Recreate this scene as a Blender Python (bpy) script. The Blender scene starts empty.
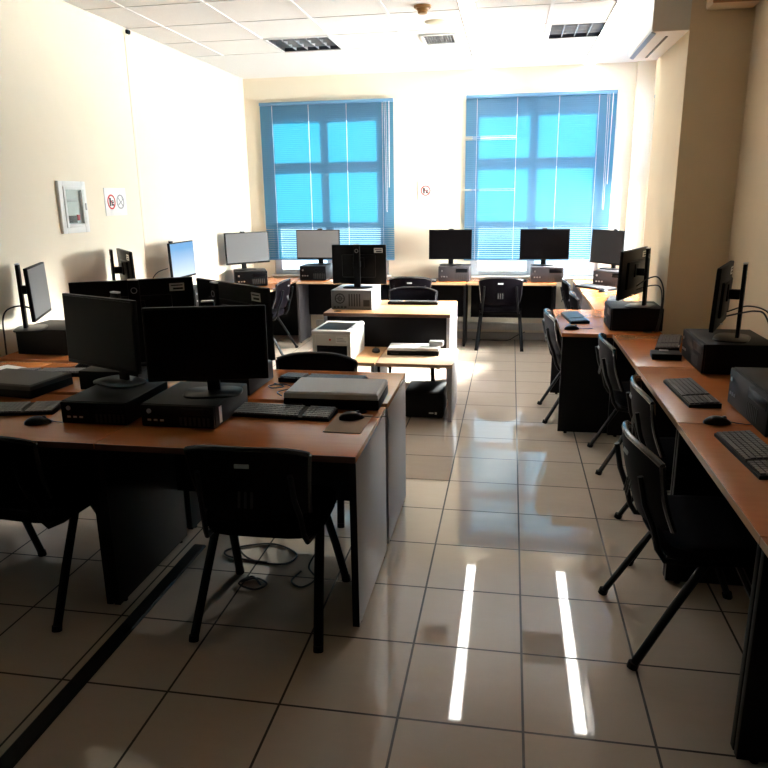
import bpy, bmesh, math, random
from mathutils import Vector, Matrix, Euler
random.seed(7)
PI = math.pi
SC = bpy.context.scene
COL = SC.collection

# ------------------------------------------------------------------ materials
def new_mat(name):
    m = bpy.data.materials.new(name); m.use_nodes = True
    return m, m.node_tree.nodes, m.node_tree.links

def mat(name, col, rough=0.5, metal=0.0, spec=0.5, var=0.0, scale=40.0, coat=0.0, bump=0.0, stretch=None):
    m, n, l = new_mat(name)
    p = n['Principled BSDF']
    p.inputs['Base Color'].default_value = (*col, 1)
    p.inputs['Roughness'].default_value = rough
    p.inputs['Metallic'].default_value = metal
    p.inputs['Specular IOR Level'].default_value = spec
    if coat:
        p.inputs['Coat Weight'].default_value = coat
        p.inputs['Coat Roughness'].default_value = 0.12
    if var or bump:
        tc = n.new('ShaderNodeTexCoord'); mp = n.new('ShaderNodeMapping')
        if stretch: mp.inputs['Scale'].default_value = stretch
        nz = n.new('ShaderNodeTexNoise'); nz.inputs['Scale'].default_value = scale
        nz.inputs['Detail'].default_value = 4
        l.new(tc.outputs['Object'], mp.inputs['Vector']); l.new(mp.outputs['Vector'], nz.inputs['Vector'])
        if var:
            mx = n.new('ShaderNodeMix'); mx.data_type = 'RGBA'
            mx.inputs['A'].default_value = (*[c * (1 - var) for c in col], 1)
            mx.inputs['B'].default_value = (*[min(1, c * (1 + var)) for c in col], 1)
            l.new(nz.outputs['Fac'], mx.inputs['Factor']); l.new(mx.outputs['Result'], p.inputs['Base Color'])
        if bump:
            b = n.new('ShaderNodeBump'); b.inputs['Strength'].default_value = bump; b.inputs['Distance'].default_value = 0.002
            l.new(nz.outputs['Fac'], b.inputs['Height']); l.new(b.outputs['Normal'], p.inputs['Normal'])
    return m

def emit_mat(name, col, s):
    m, n, l = new_mat(name)
    p = n['Principled BSDF']
    p.inputs['Base Color'].default_value = (*col, 1)
    p.inputs['Emission Color'].default_value = (*col, 1)
    p.inputs['Emission Strength'].default_value = s
    return m

def glass_mat(name, tint=(1, 1, 1), rough=0.0, ior=1.45):
    m, n, l = new_mat(name)
    n.remove(n['Principled BSDF'])
    t = n.new('ShaderNodeBsdfTransparent'); t.inputs['Color'].default_value = (*tint, 1)
    g = n.new('ShaderNodeBsdfGlossy'); g.inputs['Roughness'].default_value = rough
    f = n.new('ShaderNodeFresnel'); f.inputs['IOR'].default_value = ior
    x = n.new('ShaderNodeMixShader')
    l.new(f.outputs['Fac'], x.inputs['Fac']); l.new(t.outputs['BSDF'], x.inputs[1]); l.new(g.outputs['BSDF'], x.inputs[2])
    l.new(x.outputs['Shader'], n['Material Output'].inputs['Surface'])
    return m

def slat_mat(name, refl, trans):
    m, n, l = new_mat(name)
    n.remove(n['Principled BSDF'])
    d = n.new('ShaderNodeBsdfDiffuse'); d.inputs['Color'].default_value = (*refl, 1)
    t = n.new('ShaderNodeBsdfTranslucent'); t.inputs['Color'].default_value = (*trans, 1)
    x = n.new('ShaderNodeAddShader')
    l.new(d.outputs['BSDF'], x.inputs[0]); l.new(t.outputs['BSDF'], x.inputs[1])
    l.new(x.outputs['Shader'], n['Material Output'].inputs['Surface'])
    return m

def tile_floor_mat():
    m, n, l = new_mat('polished_floor_tile')
    p = n['Principled BSDF']
    g = n.new('ShaderNodeNewGeometry')
    sx = n.new('ShaderNodeSeparateXYZ'); l.new(g.outputs['Position'], sx.inputs['Vector'])
    def math_(op, a, b=None):
        k = n.new('ShaderNodeMath'); k.operation = op
        for i, v in enumerate((a, b)):
            if v is None: continue
            if isinstance(v, (int, float)): k.inputs[i].default_value = v
            else: l.new(v, k.inputs[i])
        return k.outputs[0]
    masks = []; ids = []
    for ax, off in (('X', 0.0894), ('Y', 1.9087)):
        u = math_('DIVIDE', math_('SUBTRACT', sx.outputs[ax], off), 0.4)
        fr = math_('SUBTRACT', math_('FRACT', math_('ADD', u, 0.5)), 0.5)
        masks.append(math_('LESS_THAN', math_('ABSOLUTE', fr), 0.0105))
        ids.append(math_('FLOOR', u))
    grout = math_('MAXIMUM', masks[0], masks[1])
    cx = n.new('ShaderNodeCombineXYZ'); l.new(ids[0], cx.inputs[0]); l.new(ids[1], cx.inputs[1])
    wn = n.new('ShaderNodeTexWhiteNoise'); wn.noise_dimensions = '3D'; l.new(cx.outputs[0], wn.inputs['Vector'])
    mp = n.new('ShaderNodeMapping'); mp.inputs['Scale'].default_value = (3, 9, 1); l.new(g.outputs['Position'], mp.inputs['Vector'])
    nz = n.new('ShaderNodeTexNoise'); nz.inputs['Scale'].default_value = 2.2; nz.inputs['Detail'].default_value = 6; nz.inputs['Roughness'].default_value = .65
    l.new(mp.outputs[0], nz.inputs['Vector'])
    f = math_('ADD', math_('MULTIPLY', nz.outputs['Fac'], 0.7), math_('MULTIPLY', wn.outputs['Value'], 0.3))
    c = n.new('ShaderNodeMix'); c.data_type = 'RGBA'
    c.inputs['A'].default_value = (0.54, 0.445, 0.355, 1); c.inputs['B'].default_value = (0.65, 0.55, 0.455, 1)
    l.new(f, c.inputs['Factor'])
    c2 = n.new('ShaderNodeMix'); c2.data_type = 'RGBA'; c2.inputs['B'].default_value = (0.022, 0.012, 0.008, 1)
    l.new(grout, c2.inputs['Factor']); l.new(c.outputs['Result'], c2.inputs['A'])
    l.new(c2.outputs['Result'], p.inputs['Base Color'])
    r = math_('ADD', math_('MULTIPLY', grout, 0.5), 0.03)
    l.new(r, p.inputs['Roughness'])
    p.inputs['Specular IOR Level'].default_value = 0.5
    return m

def wood_mat(name, a, b, rough=0.28):
    m, n, l = new_mat(name)
    p = n['Principled BSDF']
    tc = n.new('ShaderNodeNewGeometry'); mp = n.new('ShaderNodeMapping'); mp.inputs['Scale'].default_value = (2.0, 26, 8)
    nz = n.new('ShaderNodeTexNoise'); nz.inputs['Scale'].default_value = 1.6; nz.inputs['Detail'].default_value = 7; nz.inputs['Roughness'].default_value = .6
    nz.inputs['Distortion'].default_value = .6
    r = n.new('ShaderNodeMix'); r.data_type = 'RGBA'; r.inputs['A'].default_value = (*a, 1); r.inputs['B'].default_value = (*b, 1)
    l.new(tc.outputs['Position'], mp.inputs[0]); l.new(mp.outputs[0], nz.inputs['Vector']); l.new(nz.outputs['Fac'], r.inputs['Factor'])
    l.new(r.outputs['Result'], p.inputs['Base Color'])
    p.inputs['Roughness'].default_value = rough
    p.inputs['Specular IOR Level'].default_value = .6
    return m

M = {}
M['floor'] = tile_floor_mat()
M['wall'] = mat('cream_wall_paint', (0.80, 0.72, 0.58), 0.7, spec=.25, var=.03, scale=5, bump=.08)
M['wall_front'] = mat('dark_brown_wall', (0.05, 0.04, 0.03), .8, spec=.1, var=.05)  # unseen wall behind the camera, coloured dark to cut fill on the desks
M['wall_dark'] = mat('beige_wall_paint', (0.80, 0.66, 0.47), 0.75, spec=.2, var=.05, scale=6, bump=.1)
M['pillar'] = mat('beige_pillar_paint', (0.80, 0.67, 0.47), 0.75, spec=.2, var=.04, scale=6, bump=.08)
M['ceiling'] = mat('mineral_fibre_tile', (0.90, 0.89, 0.87), 0.9, spec=.1, var=.06, scale=120, bump=.4)
M['tbar'] = mat('white_ceiling_bar', (0.90, 0.90, 0.89), 0.6, spec=.5, var=.02)
M['white'] = mat('white_plastic', (0.80, 0.80, 0.78), 0.35, var=.02)
M['white_paint'] = mat('white_paint', (0.82, 0.82, 0.80), 0.4, var=.02)
M['cream_plastic'] = mat('cream_plastic', (0.72, 0.55, 0.36), 0.4, var=.03)
M['brown_plastic'] = mat('amber_brown_plastic', (0.34, 0.17, 0.05), 0.4, var=.05)
M['grey_green'] = mat('grey_side_panel', (0.74, 0.74, 0.67), 0.5, var=.03)
M['wood'] = wood_mat('cherry_desk_laminate', (0.42, 0.125, 0.030), (0.54, 0.185, 0.052), .25)
M['beech'] = wood_mat('pale_beech_laminate', (0.62, 0.43, 0.27), (0.70, 0.51, 0.34), .35)
M['tan'] = wood_mat('tan_laminate', (0.50, 0.25, 0.10), (0.58, 0.31, 0.14), .35)
M['edge'] = mat('pale_edge_band', (0.55, 0.34, 0.20), .35, var=.05)
M['edge_dark'] = mat('dark_edge_band', (0.10, 0.035, 0.015), .35, var=.05)
M['panel'] = mat('anthracite_and_shade_panel', (0.0045, 0.004, 0.005), .45, spec=.10, var=.1, scale=60)  # modesty panels; also side panels, where the black paints in their shade
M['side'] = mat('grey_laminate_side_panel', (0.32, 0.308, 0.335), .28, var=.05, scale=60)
M['black'] = mat('black_plastic', (0.003, 0.003, 0.0035), .48, spec=.12, var=.15)
M['black_gloss'] = mat('glossy_black_plastic', (0.003, 0.003, 0.004), .3, spec=.15, var=.1)
M['black_metal'] = mat('black_painted_steel', (0.004, 0.004, 0.0045), .40, spec=.15, var=.15)
M['chair'] = mat('black_chair_plastic', (0.003, 0.0022, 0.0034), .5, spec=.03, var=.15)
M['chair_rim'] = mat('satin_black_chair_rim', (0.015, 0.014, 0.017), .2, spec=.8, var=.05)
M['fabric'] = mat('black_seat_fabric', (0.004, 0.0035, 0.005), .95, spec=.03, var=.4, scale=300, bump=.4)
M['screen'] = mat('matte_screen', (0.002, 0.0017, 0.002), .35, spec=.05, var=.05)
M['screen_grey'] = mat('pale_grey_screen_haze', (0.16, 0.16, 0.165), .45, spec=.35, var=.02)  # greys put reflected window light into the screen base colours
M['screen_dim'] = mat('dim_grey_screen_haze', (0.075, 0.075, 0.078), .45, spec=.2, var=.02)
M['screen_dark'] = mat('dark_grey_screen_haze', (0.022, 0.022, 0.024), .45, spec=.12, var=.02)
M['silver'] = mat('silver_metal', (0.62, 0.62, 0.63), .28, metal=1.0, var=.05)
def gradient_screen(name, top, low, s, z0, z1):  # screen with an emission gradient, blue at the top to pale below
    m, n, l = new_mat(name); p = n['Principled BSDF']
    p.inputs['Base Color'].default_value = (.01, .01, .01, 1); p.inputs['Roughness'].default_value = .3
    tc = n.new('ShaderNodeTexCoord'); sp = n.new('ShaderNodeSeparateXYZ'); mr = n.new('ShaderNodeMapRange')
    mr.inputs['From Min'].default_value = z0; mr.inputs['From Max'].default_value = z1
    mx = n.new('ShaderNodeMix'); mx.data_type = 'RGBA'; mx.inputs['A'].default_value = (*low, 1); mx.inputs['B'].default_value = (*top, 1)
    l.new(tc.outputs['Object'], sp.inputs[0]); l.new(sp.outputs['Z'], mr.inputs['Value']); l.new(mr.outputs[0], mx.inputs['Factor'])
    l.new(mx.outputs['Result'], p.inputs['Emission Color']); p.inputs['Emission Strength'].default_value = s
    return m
M['screen_blue'] = gradient_screen('blue_gradient_screen', (.12, .33, .62), (.62, .72, .80), .75, .10, .34)
M['pc_dark'] = mat('charcoal_case', (0.004, 0.004, 0.005), .5, spec=.14, var=.1)
M['pc_grey'] = mat('grey_case', (0.028, 0.024, 0.028), .42, var=.05)
M['pc_mid'] = mat('mid_grey_case', (0.12, 0.12, 0.125), .45, var=.05)
M['side_dark'] = mat('dark_grey_side_panel', (0.05, 0.046, 0.05), .4, spec=.2, var=.05)
M['pc_light'] = mat('light_grey_steel_case', (0.50, 0.50, 0.51), .4, var=.05)
M['grey_lid'] = mat('mid_grey_lid', (0.56, 0.56, 0.56), .6, spec=.2, var=.04)
M['dark_lid'] = mat('dark_grey_lid', (0.03, 0.026, 0.024), .5, spec=.2, var=.04)
M['key'] = mat('dark_key', (0.08, 0.08, 0.083), .35, spec=.5, var=.1)
M['key_light'] = mat('pale_key_legend', (0.5, 0.5, 0.5), .5, var=.02)
M['pad'] = mat('brown_mouse_pad', (0.42, 0.29, 0.20), .85, var=.1, scale=200)
M['paper'] = mat('white_paper', (0.80, 0.79, 0.76), .8, var=.01)
M['printer'] = mat('ivory_printer_plastic', (0.62, 0.60, 0.56), .45, var=.02)
M['red'] = mat('red_print', (0.55, 0.03, 0.03), .6, var=.03)
M['ink'] = mat('black_print', (0.02, 0.02, 0.02), .6, var=.03)
M['label_grey'] = mat('grey_print', (0.35, 0.35, 0.36), .6, var=.03)
M['blue_label'] = mat('pale_blue_label', (0.25, 0.33, 0.50), .5, var=.03)
M['louvre'] = mat('aluminium_louvre', (0.72, 0.73, 0.75), .25, metal=.6, var=.03)
M['slot_black'] = mat('matte_black_recess', (0.004, 0.004, 0.005), 1.0, spec=0.0, var=.05)
M['housing'] = mat('dark_lamp_housing', (0.02, 0.02, 0.03), .3, var=.05)
M['tube_off'] = mat('unlit_lamp_tube', (0.7, 0.72, 0.75), .3, var=.02)
M['slat'] = slat_mat('blue_blind_slat', (0.085, 0.15, 0.24), (0.003, 0.135, 0.19))
M['rail'] = mat('blue_blind_rail', (0.10, 0.24, 0.40), .4, var=.03)
M['cord'] = mat('white_blind_cord', (0.75, 0.80, 0.85), .6, var=.03)
M['frame'] = mat('pale_window_frame', (0.55, 0.62, 0.70), .4, var=.03)
M['frame_white'] = mat('white_window_frame', (0.80, 0.82, 0.84), .4, var=.02)
M['pane'] = glass_mat('window_glass', (0.96, 0.99, 1.0))
M['cab_glass'] = glass_mat('cabinet_glass', (0.93, 0.95, 0.95), .1, 1.12)
M['cab_in'] = mat('cabinet_interior', (0.60, 0.64, 0.62), .6, var=.1)
M['rosette'] = mat('cream_cover_plate', (0.70, 0.62, 0.45), .5, var=.02)
M['strip'] = emit_mat('added_streak_glow', (1.0, 0.98, 0.92), 14.0)  # added glow on the ceiling, source of the bright floor streaks
M['cable'] = mat('black_cable', (0.012, 0.012, 0.013), .45, var=.1)
M['trunk'] = mat('pale_cable_trunking', (0.66, 0.62, 0.58), .45, var=.03)
M['skirt'] = mat('grey_skirting_tile', (0.40, 0.36, 0.33), .25, var=.06)
M['duct'] = mat('black_floor_strip', (0.008, 0.007, 0.007), .55, spec=.2, var=.1)

# ------------------------------------------------------------------ mesh helpers
class B:
    def __init__(s): s.bm = bmesh.new()
    def _xf(s, vs, mtx):
        if mtx is not None: bmesh.ops.transform(s.bm, matrix=mtx, verts=vs)
    def box(s, c, d, bev=0.0, rot=None, seg=2):
        """box of size d centred at c, optional euler rotation"""
        r = bmesh.ops.create_cube(s.bm, size=1.0); vs = r['verts']
        bmesh.ops.scale(s.bm, vec=d, verts=vs)
        if bev:
            bev = min(bev, min(d) * .45)
            es = list({e for v in vs for e in v.link_edges})
            rr = bmesh.ops.bevel(s.bm, geom=es, offset=bev, segments=seg, affect='EDGES', profile=.5)
            seen = set(); st = [f for f in rr['faces']]
            vs = list({v for f in rr['faces'] for v in f.verts})
        mtx = Matrix.Translation(c)
        if rot is not None: mtx = mtx @ Euler(rot).to_matrix().to_4x4()
        s._xf(vs, mtx); return vs
    def b2(s, lo, hi, bev=0.0):
        return s.box([(a + b) / 2 for a, b in zip(lo, hi)], [abs(b - a) for a, b in zip(lo, hi)], bev)
    def cyl(s, p0, p1, r, seg=12, r2=None):
        p0, p1 = Vector(p0), Vector(p1); d = p1 - p0
        q = bmesh.ops.create_cone(s.bm, cap_ends=True, segments=seg, radius1=r, radius2=r if r2 is None else r2, depth=d.length)
        m = Matrix.Translation((p0 + p1) / 2) @ d.to_track_quat('Z', 'Y').to_matrix().to_4x4()
        s._xf(q['verts'], m); return q['verts']
    def tube(s, pts, r, seg=8, ry=None):
        pts = [Vector(p) for p in pts]; rings = []
        up = Vector((0, 0, 1)); prev = None
        for i, p in enumerate(pts):
            t = (pts[min(i + 1, len(pts) - 1)] - pts[max(i - 1, 0)]).normalized()
            if prev is None:
                a = t.cross(up)
                if a.length < .1: a = t.cross(Vector((0, 1, 0)))
            else: a = prev - t * prev.dot(t)
            a.normalize(); b = t.cross(a); prev = a
            rings.append([s.bm.verts.new(p + a * math.cos(k * 2 * PI / seg) * r + b * math.sin(k * 2 * PI / seg) * (ry or r)) for k in range(seg)])
        for i in range(len(rings) - 1):
            for k in range(seg):
                s.bm.faces.new((rings[i][k], rings[i][(k + 1) % seg], rings[i + 1][(k + 1) % seg], rings[i + 1][k]))
        s.bm.faces.new(rings[0][::-1]); s.bm.faces.new(rings[-1])
    def loft(s, rings, cap=True):
        R = [[s.bm.verts.new(p) for p in r] for r in rings]; n = len(R[0])
        for i in range(len(R) - 1):
            for k in range(n):
                s.bm.faces.new((R[i][k], R[i][(k + 1) % n], R[i + 1][(k + 1) % n], R[i + 1][k]))
        if cap: s.bm.faces.new(R[0][::-1]); s.bm.faces.new(R[-1])
    def lathe(s, prof, seg=28, c=(0, 0, 0)):
        s.loft([[(c[0] + r * math.cos(k * 2 * PI / seg), c[1] + r * math.sin(k * 2 * PI / seg), c[2] + z) for k in range(seg)] for r, z in prof])
    def ring(s, c, r0, r1, t, axis, seg=32):
        """flat annulus of thickness t"""
        c = Vector(c)
        ax = {'x': (Vector((0, 1, 0)), Vector((0, 0, 1)), Vector((1, 0, 0))), 'y': (Vector((1, 0, 0)), Vector((0, 0, 1)), Vector((0, 1, 0)))}[axis]
        prof = [(r0, -t / 2), (r1, -t / 2), (r1, t / 2), (r0, t / 2)]
        R = []
        for k in range(seg):
            a = k * 2 * PI / seg
            d = ax[0] * math.cos(a) + ax[1] * math.sin(a)
            R.append([s.bm.verts.new(c + d * r + ax[2] * h) for r, h in prof])
        for k in range(seg):
            a, b = R[k], R[(k + 1) % seg]
            for j in range(4): s.bm.faces.new((a[j], a[(j + 1) % 4], b[(j + 1) % 4], b[j]))
    def quad(s, *p): s.bm.faces.new([s.bm.verts.new(q) for q in p])
    def out(s, name, m, parent=None, smooth=True, angle=35):
        bmesh.ops.recalc_face_normals(s.bm, faces=s.bm.faces)
        me = bpy.data.meshes.new(name); s.bm.to_mesh(me); s.bm.free()
        me.materials.append(m)
        if smooth:
            for p in me.polygons: p.use_smooth = True
            try: me.set_sharp_from_angle(angle=math.radians(angle))
            except Exception: pass
        o = bpy.data.objects.new(name, me); COL.objects.link(o)
        if parent is not None: o.parent = parent
        return o

def thing(name, label, cat, loc=(0, 0, 0), rz=0.0, group=None):
    o = bpy.data.objects.new(name, None); COL.objects.link(o)
    o.empty_display_size = .1
    o.location = loc; o.rotation_euler = (0, 0, rz)
    o['label'] = label; o['category'] = cat
    if group: o['group'] = group
    return o
def tag(o, label, cat, group=None):
    o['label'] = label; o['category'] = cat
    if group: o['group'] = group
    return o
def struct(o):
    o['kind'] = 'structure'; return o
def dup(root, label, loc, rz, group=None):
    r = root.copy(); COL.objects.link(r); r.location = loc; r.rotation_euler = (0, 0, rz)
    r['label'] = label
    if group: r['group'] = group
    for ch in list(root.children):
        c = ch.copy(); COL.objects.link(c); c.parent = r
        for g in list(ch.children):
            d = g.copy(); COL.objects.link(d); d.parent = c
    return r

# ------------------------------------------------------------------ setting
XL, YB, YF, H = -3.07, 8.27, -1.6, 2.96
XR, XW = 1.405, 1.42          # near right wall; wall with the side window
b = B(); b.b2((XL - .2, YF - .2, -.1), (2.2, YB + .4, 0)); struct(b.out('floor', M['floor'], smooth=False))
b = B(); b.b2((XL - .2, YF - .2, 0), (XL, YB, H + .12)); struct(b.out('wall_left', M['wall'], smooth=False))
b = B(); b.b2((XL, YF - .2, 0), (XR + .2, YF, H + .12)); struct(b.out('wall_front', M['wall_front'], smooth=False))
b = B(); b.b2((XR, YF, 0), (XR + .2, 4.98, H + .12)); struct(b.out('wall_right', M['wall_dark'], smooth=False))
b = B(); b.b2((1.04, 4.98, 0), (XR + .2, 5.95, H + .12)); o = struct(b.out('pillar', M['pillar'], smooth=False)); o.name = 'pillar'

# back wall with two window openings
W1 = (-2.80, -1.40, .745, 2.60); W2 = (-.45, .98, .745, 2.60)
def wall_y(name, y0, y1, x0, x1, opens, m):
    b = B(); xs = [x0]
    for (a, c, z0, z1) in opens:
        b.b2((xs[-1], y0, 0), (a, y1, H + .12))
        b.b2((a, y0, 0), (c, y1, z0)); b.b2((a, y0, z1), (c, y1, H + .12)); xs.append(c)
    b.b2((xs[-1], y0, 0), (x1, y1, H + .12))
    return struct(b.out(name, m, smooth=False))
wall_y('wall_back', YB, YB + .22, XL - .2, XW + .25, [W1, W2], M['wall'])
# side-window wall behind the pillar
SWY = (6.12, 8.19, .80, 2.62)
b = B()
b.b2((XW, 5.95, 0), (XW + .22, SWY[0], H + .12)); b.b2((XW, SWY[1], 0), (XW + .22, YB, H + .12))
b.b2((XW, SWY[0], 0), (XW + .22, SWY[1], SWY[2])); b.b2((XW, SWY[0], SWY[3]), (XW + .22, SWY[1], H + .12))
struct(b.out('wall_window_side', M['wall'], smooth=False)).name = 'wall_side'
# corner pilaster
b = B(); b.b2((1.24, YB - .05, 0), (XW, YB, H)); struct(b.out('trim_1', M['wall'], smooth=False))
# vertical cover strip on the left wall
b = B(); b.b2((XL, 5.665, .0), (XL + .004, 5.715, H - .04), .0015); struct(b.out('trim_2', M['wall']))
# skirtings and trunking on the back wall
b = B(); b.b2((XL, YB - .012, 0), (1.24, YB, .085), .003); struct(b.out('baseboard_back', M['skirt']))
b = B(); b.b2((XL, YF, 0), (XL + .012, YB - .012, .085), .003); struct(b.out('baseboard_left', M['skirt']))
b = B(); b.b2((XR - .012, YF, 0), (XR, 4.98, .085), .003); struct(b.out('baseboard_right', M['skirt']))
b = B(); b.b2((-2.3, YB - .045, .12), (1.24, YB, .20), .004); struct(b.out('trim_3', M['trunk']))

# windows: frame pieces match the bars seen through the blinds
def back_window(name, x0, x1, gx0, gx1, gm):
    y0, y1 = YB + .03, YB + .075
    b = B()
    b.b2((x0, y0, .745), (gx0, y1, 2.60), .004); b.b2((gx1, y0, .745), (x1, y1, 2.60), .004)
    b.b2((gm - .042, y0, .745), (gm + .042, y1, 2.60), .004)
    for z0, z1 in ((.745, .80), (1.30, 1.375), (1.94, 2.05), (2.49, 2.60)):
        for a, c in ((gx0, gm - .042), (gm + .042, gx1)):
            b.b2((a, y0, z0), (c, y1, z1), .004)
    w = struct(b.out(name, M['frame']))
    b = B(); b.b2((x0 + .01, y0 + .018, .755), (x1 - .01, y0 + .024, 2.59)); b.out('window_pane', M['pane'], w, smooth=False)
    b = B(); b.b2((x0 - .03, YB - .06, .722), (x1 + .03, YB + .22, .745), .004); b.out('window_sill', M['white_paint'], w)
    b = B(); b.cyl((gm, y0 - .02, 1.33), (gm, y0, 1.33), .012); b.b2((gm - .012, y0 - .032, 1.24), (gm + .012, y0 - .02, 1.345), .004)
    b.out('window_handle', M['silver'], w)
    return w
back_window('window_1', W1[0], W1[1], -2.72, -1.50, -2.112)
back_window('window_2', W2[0], W2[1], -.36, .88, .235)
# side window (white frame)
b = B(); xa, xb = XW + .06, XW + .11
b.b2((xa, SWY[0], SWY[2]), (xb, SWY[0] + .07, SWY[3]), .004); b.b2((xa, SWY[1] - .07, SWY[2]), (xb, SWY[1], SWY[3]), .004)
b.b2((xa, 7.12, SWY[2]), (xb, 7.19, SWY[3]), .004)
for z in (SWY[2], SWY[3] - .07): b.b2((xa, SWY[0], z), (xb, SWY[1], z + .07), .004)
w3 = struct(b.out('window_3', M['frame_white']))
b = B(); b.b2((xa + .02, SWY[0] + .02, SWY[2] + .02), (xa + .026, SWY[1] - .02, SWY[3] - .02)); b.out('window_pane', M['pane'], w3, smooth=False)
b = B(); b.b2((XW - .03, SWY[0] - .02, SWY[2] - .022), (XW + .22, SWY[1] + .02, SWY[2]), .004); b.out('window_sill', M['white_paint'], w3)

# ceiling: 0.6 m grid, two cells left open for the recessed lamps
CX0, CY0, T = -1.557, 5.7241, .6
LAMPCELLS = {(-1, 1), (3, 1)}
b = B()
for i in range(-3, 6):
    for j in range(-13, 5):
        if (i, j) in LAMPCELLS: continue
        x0, x1 = CX0 + i * T, CX0 + (i + 1) * T; y0, y1 = CY0 + j * T, CY0 + (j + 1) * T
        x0, x1 = max(x0, XL), min(x1, 1.7); y0, y1 = max(y0, YF), min(y1, YB)
        if j >= 2 : pass
        if x1 - x0 < .01 or y1 - y0 < .01: continue
        b.b2((x0, y0, H), (x1, y1, H + .02))
struct(b.out('ceiling', M['ceiling'], smooth=False))
b = B(); b.b2((XL - .2, YF - .2, H + .12), (2.2, YB + .4, H + .2)); struct(b.out('roof_slab', M['white_paint'], smooth=False)).name = 'ceiling_slab'
b = B()
for i in range(-2, 6):
    x = CX0 + i * T
    if x < 1.4: b.b2((x - .012, YF, H - .006), (x + .012, CY0 + 2 * T, H))
for j in range(-12, 3):
    y = CY0 + j * T
    if y > YF: b.b2((XL, y - .012, H - .004), (XR, y + .012, H - .0005))
struct(b.out('trim_4', M['tbar'], smooth=False))

# ------------------------------------------------------------------ ceiling things
def lamp_fixture(label, i, j):
    x0 = CX0 + i * T; y0 = CY0 + j * T
    t = thing('ceiling_lamp', label, 'ceiling light', (x0 + .3, y0 + .3, H), 0, 'recessed louvre ceiling lamps')
    h = .28
    b = B()
    b.b2((-h, -h, .09), (h, h, .10)); 
    for s in (-1, 1):
        b.b2((s * h - .005, -h, 0), (s * h + .005, h, .1)); b.b2((-h, s * h - .005, 0), (h, s * h + .005, .1))
    b.out('housing', M['housing'], t, smooth=False)
    b = B()
    for s in (-1, 1):
        b.b2((s * .283 - .012, -.295, -.008), (s * .283 + .012, .295, .0), .002); b.b2((-.295, s * .283 - .012, -.008), (.295, s * .283 + .012, .0), .002)
    b.out('frame', M['white'], t)
    b = B()
    for k in range(1, 5): b.b2((-.27 + k * .108 - .003, -.27, .004), (-.27 + k * .108 + .003, .27, .04))
    for k in range(1, 4): b.b2((-.27, -.27 + k * .135 - .003, .004), (.27, -.27 + k * .135 + .003, .04))
    b.out('louvre', M['louvre'], t, smooth=False)
    for k in range(3):
        b = B(); b.cyl((-.255, -.18 + k * .18, .065), (.255, -.18 + k * .18, .065), .013); b.out('lamp_tube', M['tube_off'], t)
    return t
lamp_fixture('unlit square louvre ceiling lamp on the left, above the left window', -1, 1)
lamp_fixture('unlit square louvre ceiling lamp on the right, next to the air conditioner', 3, 1)

t = thing('ceiling_vent', 'small rectangular ceiling vent grille between the two louvre lamps', 'vent', (-.66, 6.66, H))
b = B(); b.b2((-.15, -.19, -.006), (.15, .19, -.004)); b.out('backing', M['slot_black'], t, smooth=False)
b = B()
for s in (-1, 1):
    b.b2((s * .14 - .014, -.20, -.014), (s * .14 + .014, .20, -.0035), .002); b.b2((-.154, s * .188 - .014, -.014), (.154, s * .188 + .014, -.0035), .002)
b.out('frame', M['white'], t)
b = B()
for k in range(12): b.box((-.121 + k * .022, .06 if False else 0, -.011), (.0025, .36, .009), rot=(0, .25, 0))
b.out('fins', M['louvre'], t, smooth=False)

t = thing('smoke_detector', 'round brown smoke detector hanging from the ceiling tiles', 'smoke detector', (-.675, 5.56, H))
b = B(); b.lathe([(.055, -.018), (.062, -.012), (.064, -.0005)]); b.out('base', M['brown_plastic'], t)
b = B(); b.lathe([(.012, -.055), (.032, -.052), (.036, -.045), (.034, -.034), (.042, -.028), (.046, -.0185)]); b.out('sensor_head', M['brown_plastic'], t)
o = B(); o.lathe([(.02, -.014), (.06, -.012), (.085, -.006), (.09, -.0005)]); o = o.out('cover_plate', M['rosette']); o.location = (-.63, 6.06, H + .0008)
tag(o, 'flat round cream cover plate on the ceiling between smoke detector and vent', 'ceiling cover')

def added_glow_strip(label, x):  # added glowing strips along the ceiling bars, put in to streak the floor
    t = thing('added_glow_strip', label, 'added glow strip', (x, 6.81, H), 0)
    b = B()
    b.b2((-.058, -1.41, -.011), (.058, 1.41, -.005), .002); b.out('channel', M['white'], t)
    b = B(); b.b2((-.054, -1.40, -.015), (.054, 1.40, -.0112), .0015); b.out('glow_face', M['strip'], t)
added_glow_strip('slim added glow strip along the ceiling towards the right window, making a floor streak', -.357)
added_glow_strip('slim added glow strip along the ceiling beside the air conditioner, making a floor streak', .752)

# air conditioner on the pillar side
t = thing('air_conditioner', 'white wall air conditioner mounted high on the left side of the pillar', 'air conditioner', (1.04, 5.43, 2.60))
b = B()
prof = [(-.001, .0), (-.20, .0), (-.214, .006), (-.22, .020), (-.22, .345), (-.21, .355), (-.001, .355)]
b.loft([[(x, y, z) for x, z in prof] for y in (-.44, .45)]); b.out('body', M['white'], t, angle=20)
b = B(); b.loft([[(x, y, z) for x, z in prof] for y in (-.452, -.4405)]); b.out('end_cap', M['grey_green'], t, angle=20)
b = B(); b.box((-.205, 0, -.004), (.030, .86, .006), .002, rot=(0, .35, 0)); b.out('air_flap', M['blue_label'], t)
b = B(); b.b2((-.110, -.30, -.004), (-.095, .43, .0)); b.out('outlet_slot', M['ink'], t, smooth=False)
# brown box above
t = thing('wall_speaker', 'tan box with dark rim mounted at the top of the pillar front', 'speaker box', (1.265, 4.98, 2.70))
b = B(); b.b2((-.145, -.20, 0), (.125, -.001, .24), .012); b.out('cabinet', M['cream_plastic'], t)
b = B(); b.b2((-.155, -.215, -.004), (.135, -.2005, .245), .006); b.out('front_rim', M['brown_plastic'], t)

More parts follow.
